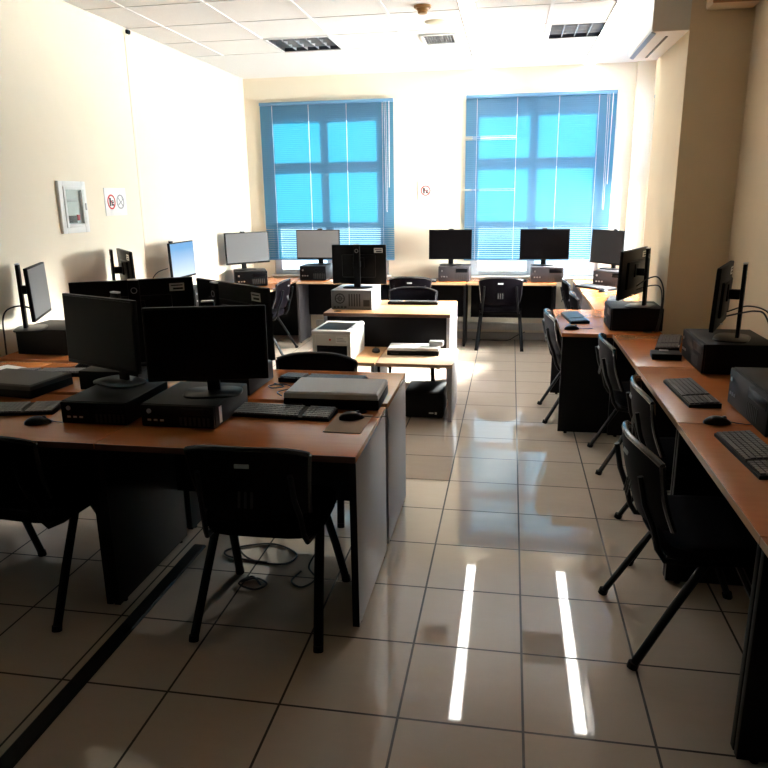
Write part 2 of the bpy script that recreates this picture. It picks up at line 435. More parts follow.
# ------------------------------------------------------------------ blinds
def blind(label, x0, x1, z0, z1, cords, bent=()):
    t = thing('venetian_blind', label, 'window blind', ((x0 + x1) / 2, YB, z0), 0, 'blue venetian blinds')
    cx = (x0 + x1) / 2; yy = -.035
    hw = (x1 - x0) / 2; hh = z1 - z0
    b = B(); b.b2((-hw, -.06, hh - .035), (hw, -.012, hh), .004); b.out('head_rail', M['rail'], t)
    b = B(); b.b2((-hw, -.048, 0), (hw, -.022, .016), .004); b.out('bottom_rail', M['rail'], t)
    b = B(); pitch = .0215; n = int((hh - .05) / pitch)
    cuts = [-hw] + [c - cx for c in cords] + [hw]
    for k in range(n):
        z = .026 + k * pitch
        zw = z + z0
        ang = math.radians(70 if zw > 1.30 else 40)
        for s in range(len(cuts) - 1):
            a = cuts[s] + (.0025 if s else 0); c = cuts[s + 1] - (.0025 if s < len(cuts) - 2 else 0)
            an = ang
            for bz, ns in bent:
                if abs(zw - bz) < pitch * .8 and s < ns: an = math.radians(8 if s == 0 or s < ns - 1 else 30)
            w = .0128; rows = []
            for q in (-1, 0, 1):
                dy = q * w * math.cos(an); dz = -q * w * math.sin(an) * -1
                bul = .0018 * (1 - q * q)
                rows.append((yy + dy - bul * math.sin(an), z + dz + bul * math.cos(an)))
            for q in range(2):
                (ya, za), (yb, zb) = rows[q], rows[q + 1]
                b.quad((a, ya, za), (c, ya, za), (c, yb, zb), (a, yb, zb))
    b.out('slats', M['slat'], t, smooth=False)
    for c in cords:
        b = B()
        b.cyl((c - cx, yy - .0155, .01), (c - cx, yy - .0155, hh - .03), .0012, 6)
        b.out('ladder_cord', M['cord'], t)
    b = B(); b.cyl((hw - .05, -.062, hh - .95), (hw - .045, -.062, hh - .03), .004, 8); b.out('tilt_wand', M['cord'], t)
    b = B(); b.tube([(hw - .10, -.061, hh - .03), (hw - .09, -.063, hh - .8), (hw - .085, -.063, hh - 1.2), (hw - .075, -.063, hh - 1.22), (hw - .07, -.063, hh - 1.15), (hw - .08, -.061, hh - .03)], .0018, 6)
    b.out('pull_cord', M['cord'], t)
    return t
blind('blue venetian blind over the left window, hanging straight and closed', -2.875, -1.325, .92, 2.69, (-2.73, -2.30, -1.86, -1.45))
blind('blue venetian blind over the right window with two bent slats at the left', -.52, 1.06, .92, 2.69, (-.40, .03, .47, .88), bent=((2.25, 2), (1.695, 2)))
# raised blind of the side window (edge-on)
t = thing('venetian_blind', 'half raised blue blind in the narrow side window behind the pillar', 'window blind', (XW, 7.15, 1.72), 0, 'blue venetian blinds')
b = B(); b.b2((.0, -1.03, .87), (.05, 1.03, .905), .004); b.out('head_rail', M['rail'], t)
b = B()
for k in range(40):
    z = .02 + k * .0215
    b.box((.03, 0, z), (.025, 2.05, .0012), rot=(0, math.radians(55), 0))
b.out('slats', M['slat'], t, smooth=False)
b = B(); b.b2((.018, -1.03, -.01), (.042, 1.03, .006), .003); b.out('bottom_rail', M['rail'], t)

# ------------------------------------------------------------------ wall things
def sign(label, loc, axis, rz):
    t = thing('prohibition_sign', label, 'sign', loc, rz, 'prohibition signs')
    # local: plate in XZ plane, faces -y
    b = B(); b.b2((-.155, -.006, -.105), (.155, -.001, .105), .001); b.out('plate', M['white'], t)
    for sx, kind in ((-.066, 0), (.066, 1)):
        b = B(); b.ring((sx, -.0072, .0), .045, .056, .002, 'y'); b.box((sx, -.0072, 0), (.10, .002, .009), rot=(0, PI / 4, 0))
        b.out('prohibition_ring', M['red'] if kind == 0 else M['label_grey'], t)
        b = B()
        if kind == 0:
            b.loft([[(sx - .030, -.009 + d, .030), (sx - .008, -.009 + d, .030), (sx - .011, -.009 + d, -.032), (sx - .027, -.009 + d, -.032)] for d in (0, .002)])
            b.box((sx + .016, -.008, -.022), (.030, .002, .014)); b.box((sx + .016, -.008, -.004), (.030, .002, .010)); b.box((sx + .016, -.008, .008), (.022, .002, .008))
        else:
            b.box((sx - .006, -.008, -.008), (.058, .002, .009), rot=(0, -.5, 0)); b.box((sx + .030, -.008, .014), (.012, .002, .009), rot=(0, -.5, 0))
            b.box((sx + .026, -.008, .030), (.004, .002, .022), rot=(0, .3, 0))
        b.out('pictogram', M['ink'] if kind == 0 else M['label_grey'], t)
    return t
sign('white no food and no smoking sign on the left wall beside the fuse cabinet', (XL, 5.275, 1.625), 'x', PI / 2)
sign('white no food and no smoking sign on the back wall between the windows', (-.90, YB, 1.70), 'y', 0)

t = thing('fuse_cabinet', 'white wall cabinet with a glass door on the left wall', 'cabinet', (XL, 4.69, 1.415), PI / 2)
# local x along wall (+y world), -y faces the room
b = B()
for s in (-1, 1): b.b2((s * .135 - .025, -.024, 0), (s * .135 + .025, -.001, .355), .003)
b.b2((-.11, -.024, 0), (.11, -.001, .05), .003); b.b2((-.11, -.024, .31), (.11, -.001, .355), .003)
b.out('frame', M['white'], t)
b = B(); b.b2((-.11, -.006, .05), (.11, -.002, .31)); b.out('back_plate', M['cab_in'], t, smooth=False)
b = B()
for s in (-1, 1): b.b2((s * .105 - .012, -.031, .04), (s * .105 + .012, -.0245, .32), .002)
b.b2((-.093, -.031, .04), (.093, -.0245, .064), .002); b.b2((-.093, -.031, .296), (.093, -.0245, .32), .002)
d = b.out('door', M['white'], t)
b = B(); b.b2((-.095, -.029, .062), (.095, -.047, .298)); b.out('glass_pane', M['cab_glass'], d, smooth=False)
b = B(); b.b2((.118, -.040, .155), (.132, -.0315, .205), .003); b.out('latch', M['pc_light'], d)
b = B(); b.b2((-.10, -.018, .215), (.06, -.0065, .235), .002); b.out('rail', M['grey_lid'], t)
b = B(); b.b2((-.09, -.018, .07), (.03, -.0065, .12), .004); b.out('breaker_row', M['pc_grey'], t)
b = B(); b.b2((.035, -.018, .085), (.065, -.0065, .125), .004); b.out('red_switch', M['red'], t)
t = thing('wall_sensor', 'tiny black sensor at the top of the left wall', 'sensor', (XL, 5.69, 2.925), PI / 2)
b = B(); b.b2((-.022, -.035, -.012), (.022, -.0125, .018), .004); b.out('housing', M['black'], t)
b = B(); b.cyl((0, -.043, .004), (0, -.0352, .004), .008, 12); b.out('lens', M['black_gloss'], t)

# ------------------------------------------------------------------ floor strip
t = B(); t.loft([[(-1.479, y, 0.0003), (-1.470, y, .007), (-1.420, y, .007), (-1.411, y, .0003)] for y in (YF, 2.92)])
tag(t.out('floor_cable_cover', M['duct'], smooth=False), 'black cable cover strip running along the floor to the front desks', 'cable cover')

# ------------------------------------------------------------------ desks
def desk(label, x0, x1, y0, y1, user, top='wood', h=.72, cat='desk', group=None, mod=(.28, .69), mod_in=.06, side_m='side', sides=(1, 1), name='desk', edge='edge', grommet=True, back_edge=None):
    cx, cy = (x0 + x1) / 2, (y0 + y1) / 2
    lx, ly = x1 - x0 - .004, y1 - y0 - .004
    rz = {'-y': 0, '+y': PI, '-x': -PI / 2, '+x': PI / 2}[user]
    if user in ('-x', '+x'): lx, ly = ly, lx
    t = thing(name, label, cat, (cx, cy, 0), rz, group)
    th = .026
    b = B(); b.b2((-lx / 2, -ly / 2 + .0025, h - th), (lx / 2, ly / 2 - .0025, h), .002)
    b.out('tabletop', M[top], t)
    b = B(); b.b2((-lx / 2, -ly / 2, h - th), (lx / 2, -ly / 2 + .002, h - .0005)); b.out('edge_band', M[edge], t, smooth=False)
    if back_edge:
        b = B(); b.b2((-lx / 2, ly / 2 - .002, h - th), (lx / 2, ly / 2, h - .0005)); b.out('edge_band', M[back_edge], t, smooth=False)
    for s, on in zip((-1, 1), sides):
        if not on: continue
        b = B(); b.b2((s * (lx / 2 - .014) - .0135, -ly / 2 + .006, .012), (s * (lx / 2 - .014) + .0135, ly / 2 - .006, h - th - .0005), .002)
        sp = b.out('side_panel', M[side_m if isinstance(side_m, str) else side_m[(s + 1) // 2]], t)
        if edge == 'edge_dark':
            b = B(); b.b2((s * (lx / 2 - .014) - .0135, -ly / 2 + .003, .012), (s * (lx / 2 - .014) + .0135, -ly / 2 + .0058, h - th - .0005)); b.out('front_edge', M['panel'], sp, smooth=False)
        for q in (-1, 1):
            b = B(); b.cyl((s * (lx / 2 - .014), q * (ly / 2 - .06), 0), (s * (lx / 2 - .014), q * (ly / 2 - .06), .0115), .012, 12)
            b.out('foot_glide', M['black'], sp)
    b = B(); yy = ly / 2 - mod_in
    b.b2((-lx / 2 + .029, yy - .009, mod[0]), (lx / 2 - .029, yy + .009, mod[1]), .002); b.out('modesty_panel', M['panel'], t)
    if grommet:
        b = B(); b.lathe([(.012, .0002), (.03, .0028), (.033, .0002)], 20, (lx / 2 - .10, ly / 2 - .09, h)); b.out('cable_grommet', M['black'], t)
    return t
G = 'computer room desks'
desk('cherry desk at the front right of the centre block, scanner across its back', -1.572, -.528, 2.355, 3.0, '-y', group=G, side_m=('panel', 'side'), edge='edge_dark')  # inner side gets near-black as painted shade, outer side keeps the grey laminate
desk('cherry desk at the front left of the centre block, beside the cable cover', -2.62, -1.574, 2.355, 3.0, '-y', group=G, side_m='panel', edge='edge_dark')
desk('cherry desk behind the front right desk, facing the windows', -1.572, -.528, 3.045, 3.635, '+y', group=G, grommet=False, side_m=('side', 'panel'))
desk('cherry desk behind the front left desk, small keyboard and mouse on it', -2.62, -1.574, 3.045, 3.635, '+y', group=G, side_m='panel', grommet=False)
desk('short cherry side desk by the left wall with a white sheet of paper', -3.055, -2.625, 3.045, 3.635, '+y', group=G, grommet=False)
# along the left wall
desk('cherry desk along the left wall, nearest one, pale monitor on it', -3.055, -2.43, 3.70, 4.55, '+x', group=G, mod_in=.05)
desk('cherry desk along the left wall, second from the front', -3.055, -2.43, 4.555, 5.50, '+x', group=G, mod_in=.05)
desk('cherry desk along the left wall, third from the front', -3.055, -2.43, 5.505, 6.55, '+x', group=G, mod_in=.05)
desk('cherry desk in the far left corner beside the left window', -3.055, -2.43, 6.555, 8.20, '+x', group=G, mod_in=.05, side_m='panel')
# along the back wall
desk('cherry desk under the left window with the pale monitor', -2.385, -1.425, 7.74, 8.205, '-y', group=G, sides=(1, 0), side_m='side_dark')
desk('cherry desk by the back wall under the small sign', -1.42, -.46, 7.75, 8.205, '-y', group=G, sides=(1, 1), side_m='panel')
desk('cherry desk under the right window with the black monitor', -.455, .505, 7.75, 8.205, '-y', group=G, sides=(0, 1), side_m='panel')
# right alcove under the side window
desk('brightly sunlit desk under the side window, behind the pillar', .70, 1.39, 5.97, 7.06, '-x', group=G)
desk('brightly sunlit desk in the far right corner under the side window', .70, 1.39, 7.065, 8.19, '-x', group=G)
desk('desk standing out left of the pillar with keyboard and mouse', .365, 1.037, 4.885, 5.945, '-x', group=G, side_m='panel')
# near right wall
desk('cherry desk touching the front of the pillar on the right', .70, 1.39, 3.945, 4.88, '-x', group=G, side_m='panel')
desk('cherry desk on the right, middle one, angled keyboard on top', .70, 1.39, 2.935, 3.942, '-x', group=G, side_m='panel')
desk('cherry desk nearest the camera on the right', .70, 1.39, 1.915, 2.932, '-x', group=G, side_m='panel')
desk('cherry desk at the right edge, running out of the picture', .70, 1.39, .85, 1.912, '-x', group=G, side_m='panel')
# centre column towards the windows
desk('desk in the middle carrying a tower case and a black monitor', -1.50, -.452, 5.585, 6.365, '+y', top='tan', group=G, mod=(.34, .69), mod_in=.02, edge='edge_dark', back_edge='edge_dark')
t = desk('low pale beech table in front of the middle desk', -.955, -.385, 4.985, 5.57, '-y', top='beech', h=.45, cat='table', name='low_table', sides=(0, 1), mod=(.36, .42), mod_in=.03, grommet=False)
b = B(); b.cyl((-.265, .25, 0), (-.265, .25, .4235), .011, 12); b.out('leg', M['black_metal'], t)
b = B(); b.cyl((-.265, -.25, 0), (-.265, -.25, .4235), .011, 12); b.out('leg', M['black_metal'], t)
desk('low tan table under the white printer', -1.57, -.96, 4.985, 5.57, '-y', top='tan', h=.45, cat='table', name='low_table', mod=(.36, .42), mod_in=.03, grommet=False)

# ------------------------------------------------------------------ chairs
def make_chair(label, loc, rz):
    t = thing('visitor_chair', label, 'chair', loc, rz, 'black visitor chairs')
    # seat cushion: rounded slab, slightly waterfall at the front
    def slab(w, d, z0, z1, yo, n=28, pw=4.5, ins=.012):
        rings = []
        for z, k in ((z0, 1 - ins / .22), (z0 + .006, 1), (z1 - .014, 1), (z1 - .003, 1 - ins / .22), (z1, 1 - 3.2 * ins / .22)):
            r = []
            for i in range(n):
                a = i * 2 * PI / n; c, s = math.cos(a), math.sin(a)
                x = w / 2 * k * math.copysign(abs(c) ** (2 / pw), c); y = d / 2 * k * math.copysign(abs(s) ** (2 / pw), s)
                zz = z - .018 * max(0, (y / (d / 2))) ** 3
                r.append((x, y + yo, zz))
            rings.append(r)
        return rings
    b = B(); b.loft(slab(.475, .43, .415, .468, .045)); b.out('seat', M['fabric'], t)
    b = B(); b.loft(slab(.46, .415, .398, .4148, .045, ins=.006)); b.out('seat_pan', M['chair'], t)
    # curved backrest shell
    nx, nz = 17, 11; w, z0, z1 = .455, .495, .790
    def P(u, v, off):
        # u -1..1, v 0..1
        ww = w / 2 * (1 - .10 * (1 - v) - .0)
        # rounded outline
        top = 1 - .10 * abs(u) ** 3.2
        x = ww * u
        z = z0 + (z1 - z0) * v * top + .02 * (1 - v) * abs(u) ** 3
        y = -.195 - .065 * v - .012 * math.sin(v * PI) + .055 * (u * u) + off
        return (x, y, z)
    fr = [[P(-1 + 2 * i / (nx - 1), j / (nz - 1), .0) for i in range(nx)] for j in range(nz)]
    bk = [[P(-1 + 2 * i / (nx - 1), j / (nz - 1), -.022) for i in range(nx)] for j in range(nz)]
    b = B()
    A = [[b.bm.verts.new(p) for p in r] for r in fr]; Bk = [[b.bm.verts.new(p) for p in r] for r in bk]
    for j in range(nz - 1):
        for i in range(nx - 1):
            b.bm.faces.new((A[j][i], A[j][i + 1], A[j + 1][i + 1], A[j + 1][i])); b.bm.faces.new((Bk[j][i], Bk[j + 1][i], Bk[j + 1][i + 1], Bk[j][i + 1]))
    loop = [(0, i) for i in range(nx)] + [(j, nx - 1) for j in range(1, nz)] + [(nz - 1, i) for i in range(nx - 2, -1, -1)] + [(j, 0) for j in range(nz - 2, 0, -1)]
    for k in range(len(loop)):
        (a, c), (d, e) = loop[k], loop[(k + 1) % len(loop)]
        b.bm.faces.new((A[a][c], Bk[a][c], Bk[d][e], A[d][e]))
    back = b.out('backrest', M['chair'], t, angle=50)
    b = B(); q = .93
    fr2 = [[P(q * (-1 + 2 * i / 12), .05 + .88 * j / 8, .0005) for i in range(13)] for j in range(9)]
    ft2 = [[P(q * (-1 + 2 * i / 12), .05 + .88 * j / 8, .0015 + .018 * min(1, 2.2 * (1 - abs(-1 + i / 6))) * min(1, 5 * j / 8, 5 * (1 - j / 8))) for i in range(13)] for j in range(9)]
    A = [[b.bm.verts.new(p) for p in r] for r in ft2]; Bk = [[b.bm.verts.new(p) for p in r] for r in fr2]
    for j in range(8):
        for i in range(12):
            b.bm.faces.new((A[j][i], A[j][i + 1], A[j + 1][i + 1], A[j + 1][i])); b.bm.faces.new((Bk[j][i], Bk[j + 1][i], Bk[j + 1][i + 1], Bk[j][i + 1]))
    loop = [(0, i) for i in range(13)] + [(j, 12) for j in range(1, 9)] + [(8, i) for i in range(11, -1, -1)] + [(j, 0) for j in range(7, 0, -1)]
    for k in range(len(loop)):
        (a, c), (d, e) = loop[k], loop[(k + 1) % len(loop)]
        b.bm.faces.new((A[a][c], Bk[a][c], Bk[d][e], A[d][e]))
    b.out('back_cushion', M['fabric'], back, angle=50)
    b = B(); b.tube([tuple(Vector(P(-1 + 2 * i / 20, .0 if False else 1.0, -.011))) for i in range(21)], .012, 8); 
    b.tube([P(-1, 1 - j / 8, -.011) for j in range(9)], .011, 8); b.tube([P(1, 1 - j / 8, -.011) for j in range(9)], .011, 8)
    b.out('rim', M['chair_rim'], back)
    b = B(); b.box(P(0, .80, -.0235), (.055, .004, .016), .003, rot=(-.21, 0, 0)); b.out('badge', M['label_grey'], back)
    b = B()
    for k in (-1, 0, 1): b.box(P(k * .11, .42, -.0235), (.010, .004, .105), .002, rot=(-.21, 0, 0))
    b.out('grip_slots', M['ink'], back)
    # steel frame: oval tube legs
    for s in (-1, 1):
        b = B(); b.tube([(s * .245, -.262, .004), (s * .225, -.14, .22), (s * .208, -.03, .405)], .019, 10, .0125); lg = b.out('leg', M['black_metal'], t)
        b = B(); b.cyl((s * .245, -.262, 0), (s * .244, -.256, .022), .0195, 10); b.out('foot_cap', M['black'], lg)
        b = B(); b.tube([(s * .245, .25, .004), (s * .225, .16, .22), (s * .208, .07, .405)], .019, 10, .0125); lg = b.out('leg', M['black_metal'], t)
        b = B(); b.cyl((s * .245, .25, 0), (s * .244, .244, .022), .0195, 10); b.out('foot_cap', M['black'], lg)
        b = B(); b.tube([(s * .20, .15, .392), (s * .20, -.10, .392), (s * .196, -.17, .40), (s * .19, -.195, .44), (s * .185, -.215, .52), (s * .175, -.247, .60), (s * .17, -.268, .70)], .011, 8); b.out('back_upright', M['black_metal'], t)
    b = B(); b.tube([(-.205, -.03, .40), (.205, -.03, .40)], .010, 8); b.tube([(-.205, .07, .392), (.205, .07, .392)], .010, 8); b.out('cross_bar', M['black_metal'], t)
    return t
chair0 = make_chair('black chair with its back to the camera at the front right desk', (-.905, 2.46, 0), .02)
CH = [
 ('black chair at the front left desk, cut by the left edge', (-1.93, 2.45, 0), -.08),
 ('black chair on the far side of the centre block, only its curved top showing', (-1.045, 3.47, 0), PI - .03),
 ('black chair behind the middle desk, nearer of the two overlapping backrests', (-.90, 6.46, 0), PI),
 ('black chair at the back desk under the wall sign, half hidden by a nearer chair', (-1.06, 7.86, 0), 0),
 ('black chair with slotted back at the desk under the right window, fully in view', (-.085, 7.86, 0), 0),
 ('black chair seen from the side at the far left corner desk', (-2.60, 7.28, 0), PI / 2),
 ('black chair at the desk left of the pillar, its legs on the aisle', (.545, 5.36, 0), -PI / 2 + .04),
 ('black chair at the nearer sunlit desk under the side window', (.81, 6.42, 0), -PI / 2),
 ('black chair at the far right corner desk under the side window', (.81, 7.45, 0), -PI / 2),
 ('black chair at the near right desk, closest to the camera in the right row', (.715, 2.555, 0), -PI / 2 + .09),
 ('black chair at the middle right desk, second of the right row', (.85, 3.28, 0), -PI / 2 - .04),
 ('black chair tucked under the right desk beside the pillar, hardly showing', (.83, 4.38, 0), -PI / 2),
]
for lab, loc, rz in CH: dup(chair0, lab, loc, rz)

# ------------------------------------------------------------------ computers
def pc_case(label, loc, rz, w=.345, d=.35, h=.16, m='pc_dark', group='desktop computer cases', sticker=None):
    """desktop case lying flat; front faces local -y"""
    t = thing('desktop_computer', label, 'computer', loc, rz, group)
    b = B(); b.b2((-w / 2, -d / 2 + .012, .004), (w / 2, d / 2, h), .004); b.out('case', M[m], t)
    b = B(); b.b2((-w / 2 + .002, -d / 2, .004), (w / 2 - .002, -d / 2 + .0118, h - .002), .005)
    fp = b.out('front_panel', M['black' if m == 'pc_dark' else 'pc_grey'], t)
    b = B(); b.b2((.02, -d / 2 - .003, h * .62), (w / 2 - .02, -d / 2 - .0002, h * .88), .001); b.out('drive_bay', M['black_gloss'], fp)
    b = B(); b.cyl((-w / 2 + .04, -d / 2 - .004, h * .72), (-w / 2 + .04, -d / 2 - .0002, h * .72), .010, 16); b.out('power_button', M['silver'], fp)
    b = B()
    for k in range(3): b.b2((-w / 2 + .03 + k * .028, -d / 2 - .002, h * .30), (-w / 2 + .046 + k * .028, -d / 2 - .0002, h * .38))
    b.out('front_ports', M['silver'], fp, smooth=False)
    b = B()
    for k in range(7): b.b2((.01 + k * .02, -d / 2 - .0015, h * .14), (.02 + k * .02, -d / 2 - .0002, h * .50))
    b.out('vent_slots', M['ink'], fp, smooth=False)
    if sticker:
        b = B(); b.b2((w / 2 + .0002, -d / 2 + .05, h * .15), (w / 2 + .0012, -d / 2 + (.075 if sticker == 'paper' else .14), h * .85)); b.out('case_label', M[sticker], t, smooth=False)
    b = B()
    for sx in (-1, 1):
        for sy in (-1, 1): b.cyl((sx * (w / 2 - .03), sy * (d / 2 - .04), 0), (sx * (w / 2 - .03), sy * (d / 2 - .04), .0045), .012, 10)
    b.out('rubber_feet', M['black'], t)
    return t

def make_monitor(label, loc, rz, w=.51, hp=.315, screen='screen', zb=.068, group='flat monitors', tilt=.03):
    """screen faces local -y, root at the stand base"""
    t = thing('monitor', label, 'monitor', loc, rz, group)
    yo = -.075
    R = Matrix.Translation((0, yo, zb + hp / 2)) @ Matrix.Rotation(-tilt, 4, 'X')
    def fin(b, *a, **k):
        bmesh.ops.transform(b.bm, matrix=R, verts=b.bm.verts); return b.out(*a, **k)
    b = B(); b.box((0, 0, 0), (w, .022, hp), .004)
    b.box((0, .017, -.01), (w * .62, .020, hp * .58), .012)
    pan = fin(b, 'panel', M['black'], t)
    b = B(); b.b2((-w / 2 + .009, -.0126, -hp / 2 + .018), (w / 2 - .009, -.0112, hp / 2 - .009)); fin(b, 'screen', M[screen], pan, smooth=False)
    b = B(); b.box((-w * .36, .0122, hp * .36), (.075, .002, .040)); st = fin(b, 'sticker', M['paper'], pan, smooth=False)
    b = B(); b.box((-w * .36, .0136, hp * .36 + .009), (.060, .0008, .006)); b.box((-w * .36 - .005, .0136, hp * .36 - .008), (.050, .0008, .010)); fin(b, 'sticker_print', M['ink'], st, smooth=False)
    b = B(); b.box((.0, .012, -hp / 2 + .010), (.018, .0255, .004)); fin(b, 'power_light', M['silver'], pan)
    b = B(); b.b2((-.028, .012, .006), (.028, .030, zb + hp + .005), .004); b.b2((-.022, -.055 + .009, zb + hp * .45), (.022, .0118, zb + hp * .45 + .05), .004)
    b.b2((-.05, -.052, zb + hp * .42), (.05, -.040, zb + hp * .42 + .09), .003)
    pole = b.out('stand', M['black'], t)
    b = B(); b.ring((0, .0308, zb + hp - .045), .012, .0155, .0012, 'y', 24); b.out('round_logo', M['label_grey'], pole)
    b = B(); b.b2((-.026, .010, zb + hp + .0052), (.026, .032, zb + hp + .012), .003); b.out('stand_cap', M['silver'], pole)
    b = B()
    n = 32; ring = lambda z, k: [(.125 * k * math.copysign(abs(math.cos(i * 2 * PI / n)) ** .6, math.cos(i * 2 * PI / n)), -.005 + .088 * k * math.copysign(abs(math.sin(i * 2 * PI / n)) ** .6, math.sin(i * 2 * PI / n)), z) for i in range(n)]
    b.loft([ring(0, 1), ring(.006, 1), ring(.0095, .94)]); b.out('base', M['black_gloss'], t)
    return t

TOP = .7205
def station(px, py, prz, pl, ml, w=.51, hp=.315, screen='screen', mrz=None, mx=None, my=None, ph=.16, pw=.345, pd=.35, pm='pc_dark', zb=.068, tilt=.03, st=None):
    c = pc_case(pl, (px, py, TOP), prz, w=pw, d=pd, h=ph, m=pm, sticker=st)
    mrz = prz if mrz is None else mrz
    m = make_monitor(ml, (mx if mx is not None else px, my if my is not None else py, TOP + ph + .0005), mrz, w=w, hp=hp, screen=screen, zb=zb, tilt=tilt)
    return c, m
def ang(dx, dy):
    """rotation so that local +x runs along (dx,dy)"""
    return math.atan2(dy, dx)
# centre block (flat small cases, screens back to back)
A1 = ang(.468, .12)
station(-1.325, 2.765, 0.0, 'flat black computer case on the front right desk, beside the keyboard', 'black monitor at the front right desk, its dark screen towards the camera', mrz=A1, mx=-1.25, my=2.78, w=.50, hp=.31, ph=.10, pw=.325, pd=.38, zb=.078, st='paper')
A2 = ang(.474, -.21)
station(-1.70, 2.76, 0.0, 'flat black computer case on the front left desk beside the mouse', 'black monitor at the front left desk, turned towards the left wall', mrz=A2, mx=-1.755, my=2.90, w=.51, hp=.32, ph=.10, pw=.30, pd=.38, zb=.085)
A3 = ang(-.493, -.30)
station(-1.93, 3.26, PI, 'flat black computer case behind the left monitors of the centre block', 'black monitor seen from behind at the centre block, left of the pair with white stickers', mrz=A3, mx=-1.86, my=3.28, w=.60, hp=.34, ph=.10, pw=.32, pd=.36, zb=.082)
A4 = ang(-.575, .44)
station(-1.36, 3.255, PI, 'flat black computer case behind the right monitors of the centre block', 'black monitor seen from behind at the centre block, right of the pair with white stickers', mrz=A4, mx=-1.385, my=3.225, w=.66, hp=.34, ph=.10, pw=.32, pd=.36, zb=.078)
# left wall
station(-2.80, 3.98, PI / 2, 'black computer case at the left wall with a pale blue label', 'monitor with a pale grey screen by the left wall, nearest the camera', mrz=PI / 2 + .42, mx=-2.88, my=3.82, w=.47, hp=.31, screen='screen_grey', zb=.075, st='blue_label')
station(-2.82, 4.86, PI / 2, 'black computer case at the left wall hidden behind the centre monitors', 'dark monitor by the left wall, seen from behind with a small logo', mrz=2.27, mx=-2.87, my=4.84, w=.50, hp=.31, zb=.09)
station(-2.86, 5.92, PI / 2, 'black computer case by the left wall under the pale blue screen', 'monitor by the left wall with a pale blue screen', mrz=PI / 2, mx=-2.94, my=5.93, w=.47, hp=.315, zb=.08, screen='screen_blue')
A5 = ang(.34, .40)
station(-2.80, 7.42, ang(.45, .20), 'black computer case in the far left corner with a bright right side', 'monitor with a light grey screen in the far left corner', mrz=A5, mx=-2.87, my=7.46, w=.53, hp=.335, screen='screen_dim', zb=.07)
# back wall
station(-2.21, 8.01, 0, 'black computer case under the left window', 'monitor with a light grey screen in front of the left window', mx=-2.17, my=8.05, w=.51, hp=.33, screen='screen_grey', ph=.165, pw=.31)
station(-.60, 8.00, 0, 'dark grey computer case at the back wall right of the small sign', 'black monitor at the back wall between the two windows', mx=-.655, my=8.05, w=.475, hp=.325, pm='pc_grey', ph=.165)
station(.405, 8.00, 0, 'dark grey computer case in front of the right window', 'black monitor in front of the right window', mx=.368, my=8.05, w=.525, hp=.325, pm='pc_grey', ph=.165)
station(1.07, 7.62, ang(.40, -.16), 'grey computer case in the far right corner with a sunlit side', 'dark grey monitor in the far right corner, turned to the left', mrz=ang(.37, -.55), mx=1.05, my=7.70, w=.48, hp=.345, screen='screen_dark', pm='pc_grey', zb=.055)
# right side
station(.868, 5.17, -PI / 2, 'black computer case on the desk left of the pillar', 'black monitor left of the pillar, seen edge-on from behind', mrz=ang(-.235, -.48), mx=.905, my=5.09, w=.54, hp=.325, pw=.36, pd=.345, zb=.065)
station(1.18, 4.02, -PI / 2, 'black computer case against the right wall in front of the pillar', 'black monitor at the right wall, tilted, its post standing behind it', mrz=ang(-.184, -.452), mx=1.185, my=3.96, w=.49, hp=.325, pw=.46, pd=.36, zb=.065)
pc_case('black computer case at the right edge of the picture', (1.165, 3.02, TOP), -PI / 2, w=.50, d=.36, h=.165)

# tower lying on the middle desk, rear towards the camera
t = thing('tower_computer', 'light grey tower case lying on the middle desk, rear side showing', 'computer', (-1.295, 5.945, TOP), 0)
b = B(); b.b2((-.175, -.185, .0), (.175, .22, .165), .004); b.out('case', M['pc_light'], t)
b = B(); b.b2((-.172, -.188, .003), (.172, -.1852, .162)); rear = b.out('rear_panel', M['pc_mid'], t, smooth=False)
b = B(); b.ring((-.10, -.190, .095), .034, .044, .003, 'y'); b.ring((-.10, -.190, .095), .012, .020, .003, 'y'); b.box((-.10, -.190, .095), (.08, .002, .004)); b.box((-.10, -.190, .095), (.004, .002, .08)); b.out('fan_grille', M['ink'], rear)
b = B()
for k in range(5): b.b2((-.025 + k * .022, -.191, .03), (-.013 + k * .022, -.1885, .135))
b.out('slot_covers', M['ink'], rear, smooth=False)
b = B(); b.b2((.10, -.191, .03), (.155, -.1885, .085), .001); b.out('power_socket', M['ink'], rear)
b = B()
for k in range(4): b.b2((-.155 + k * .03, -.191, .015), (-.135 + k * .03, -.1885, .03))
b.out('rear_ports', M['ink'], rear, smooth=False)
make_monitor('black monitor standing on the tower case, its back with a white sticker to the camera', (-1.275, 5.93, TOP + .166), PI, w=.475, hp=.335, zb=.022)
# under the low beech table
t = thing('tower_computer', 'black computer case lying on the floor under the low beech table', 'computer', (-.605, 5.25, 0), 0)
b = B(); b.b2((-.145, -.16, .010), (.145, .18, .21), .008); b.out('case', M['pc_dark'], t)
b = B(); b.b2((-.14, -.170, .012), (.14, -.1602, .205), .006); fp = b.out('front_panel', M['black_gloss'], t)
b = B(); b.b2((.04, -.173, .045), (.075, -.1702, .055)); b.b2((.085, -.173, .040), (.10, -.1702, .058)); b.out('front_marks', M['paper'], fp, smooth=False)
b = B()
for sx in (-1, 1):
    for sy in (-1, 1): b.cyl((sx * .11, sy * .12, 0), (sx * .11, sy * .12, .0105), .014, 10)
b.out('rubber_feet', M['black'], t)

